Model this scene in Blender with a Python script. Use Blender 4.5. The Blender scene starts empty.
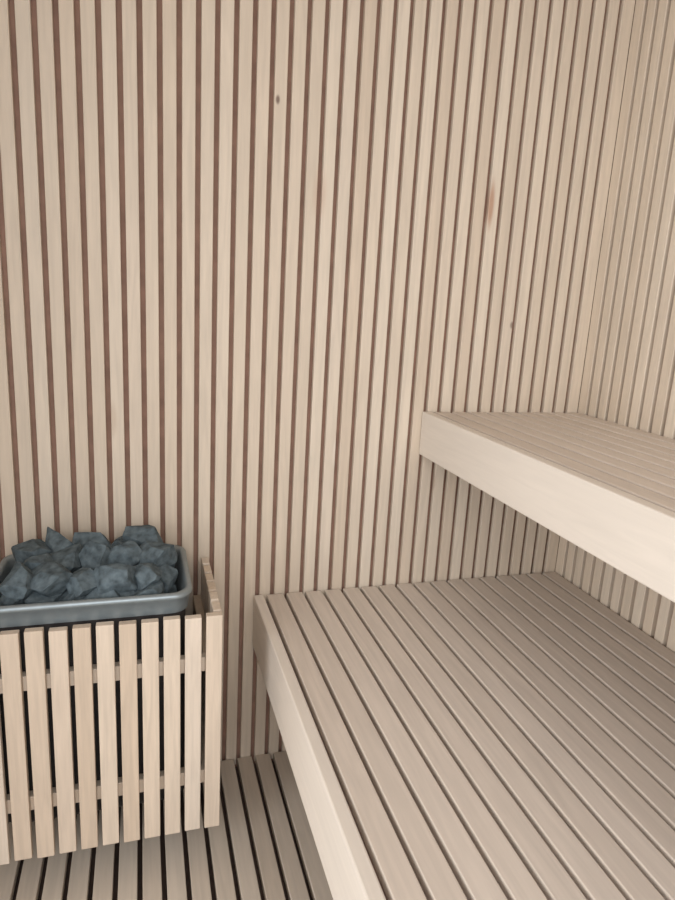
import bpy, math, random, bmesh
from mathutils import Matrix, Vector, noise
random.seed(31)
# ---------- camera ----------
f=637.45;psi=.3041;th=.2264;roll=.0568;C=Vector((-1.099,-1.4073,1.1455))
F=Vector((math.sin(psi)*math.cos(th),math.cos(psi)*math.cos(th),-math.sin(th)))
R0=Vector((math.cos(psi),-math.sin(psi),0));U0=R0.cross(F)
R=math.cos(roll)*R0+math.sin(roll)*U0;U=-math.sin(roll)*R0+math.cos(roll)*U0
cd=bpy.data.cameras.new('camera');co=bpy.data.objects.new('camera',cd);bpy.context.scene.collection.objects.link(co)
co.matrix_world=Matrix(((R[0],U[0],-F[0],C[0]),(R[1],U[1],-F[1],C[1]),(R[2],U[2],-F[2],C[2]),(0,0,0,1)))
cd.sensor_fit='VERTICAL';cd.sensor_height=24;cd.lens=24*f/900;cd.clip_start=.01
bpy.context.scene.camera=co
bpy.context.scene.view_settings.view_transform='Standard'
zu,xu,xl,zb,zlb=.9003,-.4478,-.849,.7931,.3185
# ---------- materials ----------
def new(n):
    m=bpy.data.materials.new(n);m.use_nodes=True;nt=m.node_tree;return m,nt,nt.nodes['Principled BSDF']
def wood(n,axis,cols,rough=.55,spots=(),g1=(.96,1.025),g2=(.93,1.04)):
    m,nt,b=new(n);N=nt.nodes.new;L=nt.links.new
    tc=N('ShaderNodeTexCoord');g=N('ShaderNodeNewGeometry')
    mul=N('ShaderNodeMath');mul.operation='MULTIPLY';mul.inputs[1].default_value=37.
    L(g.outputs['Random Per Island'],mul.inputs[0])
    add=N('ShaderNodeVectorMath');add.operation='ADD'
    L(tc.outputs['Object'],add.inputs[0]);L(mul.outputs[0],add.inputs[1])
    mp=N('ShaderNodeMapping');s=[1,1,1];s[axis]=.07;mp.inputs['Scale'].default_value=s
    L(add.outputs[0],mp.inputs['Vector'])
    n1=N('ShaderNodeTexNoise');n1.inputs['Scale'].default_value=150;n1.inputs['Detail'].default_value=3;n1.inputs['Distortion'].default_value=.6
    L(mp.outputs[0],n1.inputs['Vector'])
    n2=N('ShaderNodeTexNoise');n2.inputs['Scale'].default_value=40;n2.inputs['Detail'].default_value=2;n2.inputs['Distortion'].default_value=1.8;L(mp.outputs[0],n2.inputs['Vector'])
    r=N('ShaderNodeValToRGB');e=r.color_ramp.elements
    e[0].color=(*cols[0],1);e[-1].color=(*cols[-1],1)
    for i,c in enumerate(cols[1:-1]):
        x=e.new((i+1)/(len(cols)-1));x.color=(*c,1)
    L(g.outputs['Random Per Island'],r.inputs[0])
    def mrange(src,lo,hi):
        mr=N('ShaderNodeMapRange');mr.inputs['From Min'].default_value=.3;mr.inputs['From Max'].default_value=.7
        mr.inputs['To Min'].default_value=lo;mr.inputs['To Max'].default_value=hi;L(src,mr.inputs[0]);return mr
    a=mrange(n1.outputs[0],*g1);c2=mrange(n2.outputs[0],*g2)
    mm=N('ShaderNodeMath');mm.operation='MULTIPLY';L(a.outputs[0],mm.inputs[0]);L(c2.outputs[0],mm.inputs[1])
    vs=N('ShaderNodeVectorMath');vs.operation='SCALE';L(r.outputs[0],vs.inputs[0]);L(mm.outputs[0],vs.inputs['Scale'])
    out=vs.outputs[0]
    for (x,z,rx,rz,col,st) in spots:
        sb=N('ShaderNodeVectorMath');sb.operation='SUBTRACT';sb.inputs[1].default_value=(x,0,z);L(tc.outputs['Object'],sb.inputs[0])
        ml=N('ShaderNodeVectorMath');ml.operation='MULTIPLY';ml.inputs[1].default_value=(1/rx,0,1/rz);L(sb.outputs[0],ml.inputs[0])
        ln=N('ShaderNodeVectorMath');ln.operation='LENGTH';L(ml.outputs[0],ln.inputs[0])
        mr=N('ShaderNodeMapRange');mr.interpolation_type='SMOOTHSTEP';mr.inputs['From Min'].default_value=.3;mr.inputs['From Max'].default_value=1
        mr.inputs['To Min'].default_value=st;mr.inputs['To Max'].default_value=0;L(ln.outputs['Value'],mr.inputs[0])
        mx=N('ShaderNodeMix');mx.data_type='RGBA';L(mr.outputs[0],mx.inputs[0]);L(out,mx.inputs[6]);mx.inputs[7].default_value=(*col,1);out=mx.outputs[2]
    L(out,b.inputs['Base Color']);b.inputs['Roughness'].default_value=rough
    bp=N('ShaderNodeBump');bp.inputs['Strength'].default_value=.06;bp.inputs['Distance'].default_value=.001;L(n1.outputs[0],bp.inputs['Height']);L(bp.outputs[0],b.inputs['Normal'])
    return m
def plain(n,c,rough=.6,metal=0,noise_s=None,amp=.3,bump=.3):
    m,nt,b=new(n);b.inputs['Base Color'].default_value=(*c,1);b.inputs['Roughness'].default_value=rough;b.inputs['Metallic'].default_value=metal
    if noise_s:
        N=nt.nodes.new;L=nt.links.new
        tc=N('ShaderNodeTexCoord');t=N('ShaderNodeTexNoise');t.inputs['Scale'].default_value=noise_s;t.inputs['Detail'].default_value=6
        L(tc.outputs['Object'],t.inputs['Vector'])
        r=N('ShaderNodeValToRGB');r.color_ramp.elements[0].position=.3;r.color_ramp.elements[1].position=.7
        r.color_ramp.elements[0].color=(*[x*(1-amp) for x in c],1);r.color_ramp.elements[1].color=(*[x*(1+amp) for x in c],1)
        L(t.outputs[0],r.inputs[0]);L(r.outputs[0],b.inputs['Base Color'])
        bp=N('ShaderNodeBump');bp.inputs['Strength'].default_value=bump;bp.inputs['Distance'].default_value=.003;L(t.outputs[0],bp.inputs['Height']);L(bp.outputs[0],b.inputs['Normal'])
    return m
WC=[(.585,.495,.395),(.64,.55,.445),(.605,.51,.405),(.675,.59,.485),(.595,.495,.39),(.66,.575,.475)]
BC=[(.65,.57,.495),(.68,.60,.525),(.63,.55,.475),(.71,.63,.555)]
FC=[(.71,.645,.57),(.73,.665,.59)]
spots=[(-.3175,1.387,.011,.07,(.38,.19,.11),.7),(-.827,1.542,.006,.012,(.12,.07,.05),.85),(-.2257,1.116,.008,.012,(.15,.1,.08),.7),
 (-.73,1.37,.02,.07,(.52,.37,.28),.5),(-.66,.80,.012,.05,(.77,.69,.61),.5),(-1.16,.88,.012,.05,(.47,.36,.27),.45),(-.40,.72,.01,.04,(.44,.32,.24),.45)]
wz=wood('aspen_vertical',2,WC);wzb=wood('aspen_vertical_knots',2,WC,spots=spots)
wy=wood('aspen_bench',1,BC,.5);wx=wood('aspen_cross',0,BC);wf=wood('aspen_fascia',1,FC,.5,g1=(.98,1.01),g2=(.96,1.02))
flr=wood('aspen_floor',1,[(.60,.52,.43),(.64,.56,.47),(.57,.485,.395)],.6)
gz=wood('alder_guard',2,[(.60,.485,.375),(.67,.565,.455),(.57,.455,.345),(.69,.595,.495),(.63,.515,.405)],g1=(.92,1.04))
back=plain('wall_backing_brown',(.27,.16,.118),.8,0,30,.15)
under=plain('bench_underlay_brown',(.30,.20,.165),.8,0,30,.15)
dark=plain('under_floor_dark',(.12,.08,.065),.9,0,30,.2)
steel=plain('brushed_steel',(.30,.35,.375),.42,.6,60,.05,.05)
black=plain('heater_black_steel',(.03,.026,.026),.6,.2,40,.2)
def boxes(name,bs,mats,bev=.0015,parent=None):
    bm=bmesh.new()
    for (a,b,mi) in bs:
        r=bmesh.ops.create_cube(bm,size=1)
        for v in r['verts']: v.co=Vector([(a[i]+b[i])/2+v.co[i]*(b[i]-a[i]) for i in range(3)])
        for fc in set(f for v in r['verts'] for f in v.link_faces): fc.material_index=mi
    me=bpy.data.meshes.new(name);bm.to_mesh(me)
    for m in mats: me.materials.append(m)
    o=bpy.data.objects.new(name,me);bpy.context.scene.collection.objects.link(o)
    if bev:
        md=o.modifiers.new('b','BEVEL');md.width=bev;md.segments=2;md.limit_method='ANGLE'
    if parent: o.parent=parent
    return o
def empty(n):
    o=bpy.data.objects.new(n,None);bpy.context.scene.collection.objects.link(o);return o
XL=-1.78;YF=-2.3;H=1.94;P=.0365;G=.0105;D=.012
bs=[((XL-.03,D,-.05),(D+.02,D+.02,H),1)]
for i in range(int(-XL/P)+1): bs.append(((-P*i-P+G/2,0,-.02),(-P*i-(G/2 if i else 0),D+.001,H),0))
boxes('wall_back',bs,[wzb,back])
bs=[((D,YF,-.05),(D+.02,D,H),1)]
for i in range(int(-YF/P)): bs.append(((0,-P*i-P+G/2,-.02),(D+.001,-P*i-(G/2 if i else 0),H),0))
boxes('wall_right',bs,[wz,back])
bs=[((XL-.03,-.8,-.05),(XL-D,D,H),1)]
for i in range(21): bs.append(((XL-D-.001,-P*i-P+G/2,-.02),(XL,-P*i-G/2,H),0))
boxes('wall_left',bs,[wz,back])
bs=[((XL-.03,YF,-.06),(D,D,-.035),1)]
fp=.0465
for i in range(int(-XL/fp)+1): bs.append(((-fp*i-fp+.005,YF,-.022),(-fp*i-.005,-.001,0),0))
boxes('floor',bs,[flr,dark])
bs=[((XL-.03,YF,H+.014),(D,D,H+.03),1)]
for i in range(20): bs.append(((XL+.09*i,YF,H),(min(XL+.09*i+.087,0),0,H+.015),0))
boxes('ceiling',bs,[wy,back])
def bench(n,xl,z,zb,pitch):
    e=empty(n);T=.024;XR=-.004
    boxes('fascia',[((xl,YF+.02,zb),(xl+T,-.002,z),0)],[wf],.003,e)
    k=round((XR-xl-T)/pitch);w=(XR-xl-T)/k;g=.0078
    boxes('slats',[((xl+T+w*i+g,YF+.02,z-.02),(xl+T+w*(i+1),-.004,z-.0005),0) for i in range(k)],[wy],.002,e)
    boxes('crossbeams',[((xl+T,y,z-.075),(XR,y+.04,z-.029),0) for y in(-.06,-.7,-1.35,-2.0,-2.2)],[wx],.002,e)
    boxes('underlay',[((xl+T,YF+.02,z-.028),(XR,-.004,z-.021),0)],[under],0,e)
    boxes('legs',[((xl+T+.002,YF+.04,0),(xl+T+.047,YF+.085,z-.029),0),((-.05,YF+.04,0),(XR,YF+.085,z-.029),0)],[wz],.002,e)
bench('lower_bench',xl,.45,zlb,.0485);bench('upper_bench',xu,zu,zb,.0485)
# ---------- guard ----------
xr=-.958;ft=.016;Yf=-.292;zt=.557;zb_g=.083
g=empty('heater_guard')
gp=.0392;gw=.0305;ngl=12
bs=[]
for i in range(ngl):
    x1=xr-gp*i; bs.append(((x1-gw,Yf,zb_g+random.uniform(-.002,.002)),(x1,Yf+ft,zt-random.uniform(0,.003)),0))
boxes('front_slats',bs,[gz],.0015,g)
xlg=bs[-1][0][0]
boxes('rails',[((xlg,Yf+ft,z),(xr-.017,Yf+ft+.018,z+.03),0) for z in(zb_g+.095,zt-.125)]+[((xx,Yf+ft+.018,z),(xx+.018,-.002,z+.03),0) for z in(zb_g+.095,zt-.125) for xx in(xr-.034,xlg+.016)],[gz],.0015,g)
m=6;sp=(-Yf-ft-.006)/m
bs=[]
for i in range(m):
    y0=Yf+ft+.007+sp*i
    for xx in(xr-.016,xlg): bs.append(((xx,y0,zb_g),(xx+.016,min(y0+sp-.009,-.002),zt),0))
boxes('side_slats',bs,[gz],.0015,g)
# ---------- heater ----------
h=empty('sauna_heater')
zr=.592;rx0,rx1,ry0,ry1=-1.377,-1.015,-.266,-.012
def ring(x0,x1,y0,y1,r,z,n=8):
    o=[]
    for cx,cy,a in((x1-r,y1-r,0),(x0+r,y1-r,90),(x0+r,y0+r,180),(x1-r,y0+r,270)):
        for k in range(n+1):
            t=math.radians(a+90*k/n);o.append((cx+r*math.cos(t),cy+r*math.sin(t),z))
    return o
def loft(name,prof,mat,cap0=True):
    bm=bmesh.new();prev=None
    for ins,dz in prof:
        vs=[bm.verts.new(c) for c in ring(rx0+ins,rx1-ins,ry0+ins,ry1-ins,.035-ins*.5,zr+dz)]
        if prev:
            for i in range(len(vs)): bm.faces.new((prev[i],prev[(i+1)%len(vs)],vs[(i+1)%len(vs)],vs[i]))
        elif cap0: bm.faces.new(vs)
        prev=vs
    bmesh.ops.recalc_face_normals(bm,faces=bm.faces)
    me=bpy.data.meshes.new(name);bm.to_mesh(me);me.materials.append(mat)
    for q in me.polygons: q.use_smooth=True
    o=bpy.data.objects.new(name,me);bpy.context.scene.collection.objects.link(o);o.parent=h
loft('stone_bowl',[(.03,-.12),(.014,-.02),(.010,-.004),(.008,.002),(.004,.004),(-.001,.003),(-.004,-.001),(-.004,-.006),(0,-.009),(.003,-.03),(.004,-.038)],steel)
loft('heater_body',[(.008,-.034),(.008,-.12),(.008,-.45),(.014,-.46),(.05,-.462)],black,False)
boxes('wall_bracket',[((-1.3,-.03,.2),(-1.1,-.001,.45),0)],[black],.002,h)
# ---------- stones ----------
sm=plain('olivine_stone',(.105,.135,.152),.95,0,70,.4,.5)
sm.node_tree.nodes['Principled BSDF'].inputs['Specular IOR Level'].default_value=.12
bm=bmesh.new()
def stone(c,s):
    b2=bmesh.new()
    ax=Vector((s*random.uniform(1.0,1.3),s*random.uniform(.8,1.0),s*random.uniform(.72,.92)))
    bmesh.ops.create_cube(b2,size=2)
    for k in range(11):
        nrm=Vector((random.gauss(0,1),random.gauss(0,1),random.gauss(0,1))).normalized()
        bmesh.ops.bisect_plane(b2,geom=b2.verts[:]+b2.edges[:]+b2.faces[:],plane_co=nrm*random.uniform(.78,.98),plane_no=nrm,clear_outer=True)
        pts=[v.co.copy() for v in b2.verts];b2.clear()
        for q in pts: b2.verts.new(q)
        bmesh.ops.convex_hull(b2,input=b2.verts)
        bmesh.ops.delete(b2,geom=[v for v in b2.verts if not v.link_faces],context='VERTS')
    bmesh.ops.remove_doubles(b2,verts=b2.verts,dist=.15)
    for v in b2.verts: v.co=Vector((v.co.x*ax.x,v.co.y*ax.y,v.co.z*ax.z))
    bmesh.ops.dissolve_limit(b2,angle_limit=.12,verts=b2.verts,edges=b2.edges)
    bmesh.ops.bevel(b2,geom=b2.edges[:],offset=s*.045,segments=2,affect='EDGES',profile=.6)
    bmesh.ops.triangulate(b2,faces=b2.faces)
    bmesh.ops.subdivide_edges(b2,edges=[e for e in b2.edges if e.calc_length()>s*.25],cuts=2,use_grid_fill=True)
    off=Vector((random.random()*50,0,0))
    for v in b2.verts:
        v.co+=v.co.normalized()*noise.noise(v.co*(2/s)+off)*s*.045
    rot=Matrix.Rotation(random.uniform(0,6.28),4,'Z')@Matrix.Rotation(random.uniform(-.9,.9),4,'X')
    bmesh.ops.transform(b2,matrix=rot,verts=b2.verts)
    # keep the whole stone inside the bowl walls
    mg=.019
    for k,(lo,hi) in enumerate(((rx0+mg,rx1-mg),(ry0+mg,ry1-mg))):
        mn=min(v.co[k] for v in b2.verts);mxx=max(v.co[k] for v in b2.verts)
        c[k]=min(max(c[k],lo-mn),hi-mxx)
    bmesh.ops.transform(b2,matrix=Matrix.Translation(c),verts=b2.verts)
    mt=bpy.data.meshes.new('t');b2.to_mesh(mt);bm.from_mesh(mt);bpy.data.meshes.remove(mt);b2.free()
W=rx1-rx0;Dp=ry1-ry0
for layer,(nx,ny,z,ins,s0,s1) in enumerate([(6,4,zr-.055,.05,.027,.033),(6,4,zr-.012,.046,.026,.033),(5,3,zr+.030,.056,.028,.037)]):
    for i in range(nx):
        for j in range(ny):
            x=rx0+ins+(W-2*ins)*(i+(.35 if j%2 else 0))/(nx-.65)+random.uniform(-.008,.008)
            y=ry0+ins+(Dp-2*ins)*j/(ny-1)+random.uniform(-.008,.008)
            zz=z+random.uniform(-.010,.008)
            if layer==2 and j==0: zz-=.016
            stone(Vector((x,y,zz)),random.uniform(s0,s1))
me=bpy.data.meshes.new('sauna_stones');bm.to_mesh(me);me.materials.append(sm)
o=bpy.data.objects.new('sauna_stones',me);bpy.context.scene.collection.objects.link(o)
# ---------- lights ----------
def area(n,loc,tgt,sx,sy,e,c):
    l=bpy.data.lights.new(n,'AREA');l.shape='RECTANGLE';l.size=sx;l.size_y=sy;l.energy=e;l.color=c
    o=bpy.data.objects.new(n,l);bpy.context.scene.collection.objects.link(o);o.location=loc
    o.rotation_euler=(Vector(tgt)-Vector(loc)).to_track_quat('-Z','Y').to_euler()
area('daylight_glass_door',(-3.2,-1.9,1.3),(-.2,-.5,.75),1.5,1.9,58,(1,.99,.975))
area('bench_fill',(-1.0,-3.1,1.8),(-.6,-.7,.4),1.6,.9,30,(.99,.985,.98))  # added fill lamp behind the camera, aimed down to brighten the bench
w=bpy.data.worlds.new('w');bpy.context.scene.world=w;w.use_nodes=True
w.node_tree.nodes['Background'].inputs[0].default_value=(.98,.98,1,1);w.node_tree.nodes['Background'].inputs[1].default_value=1.12
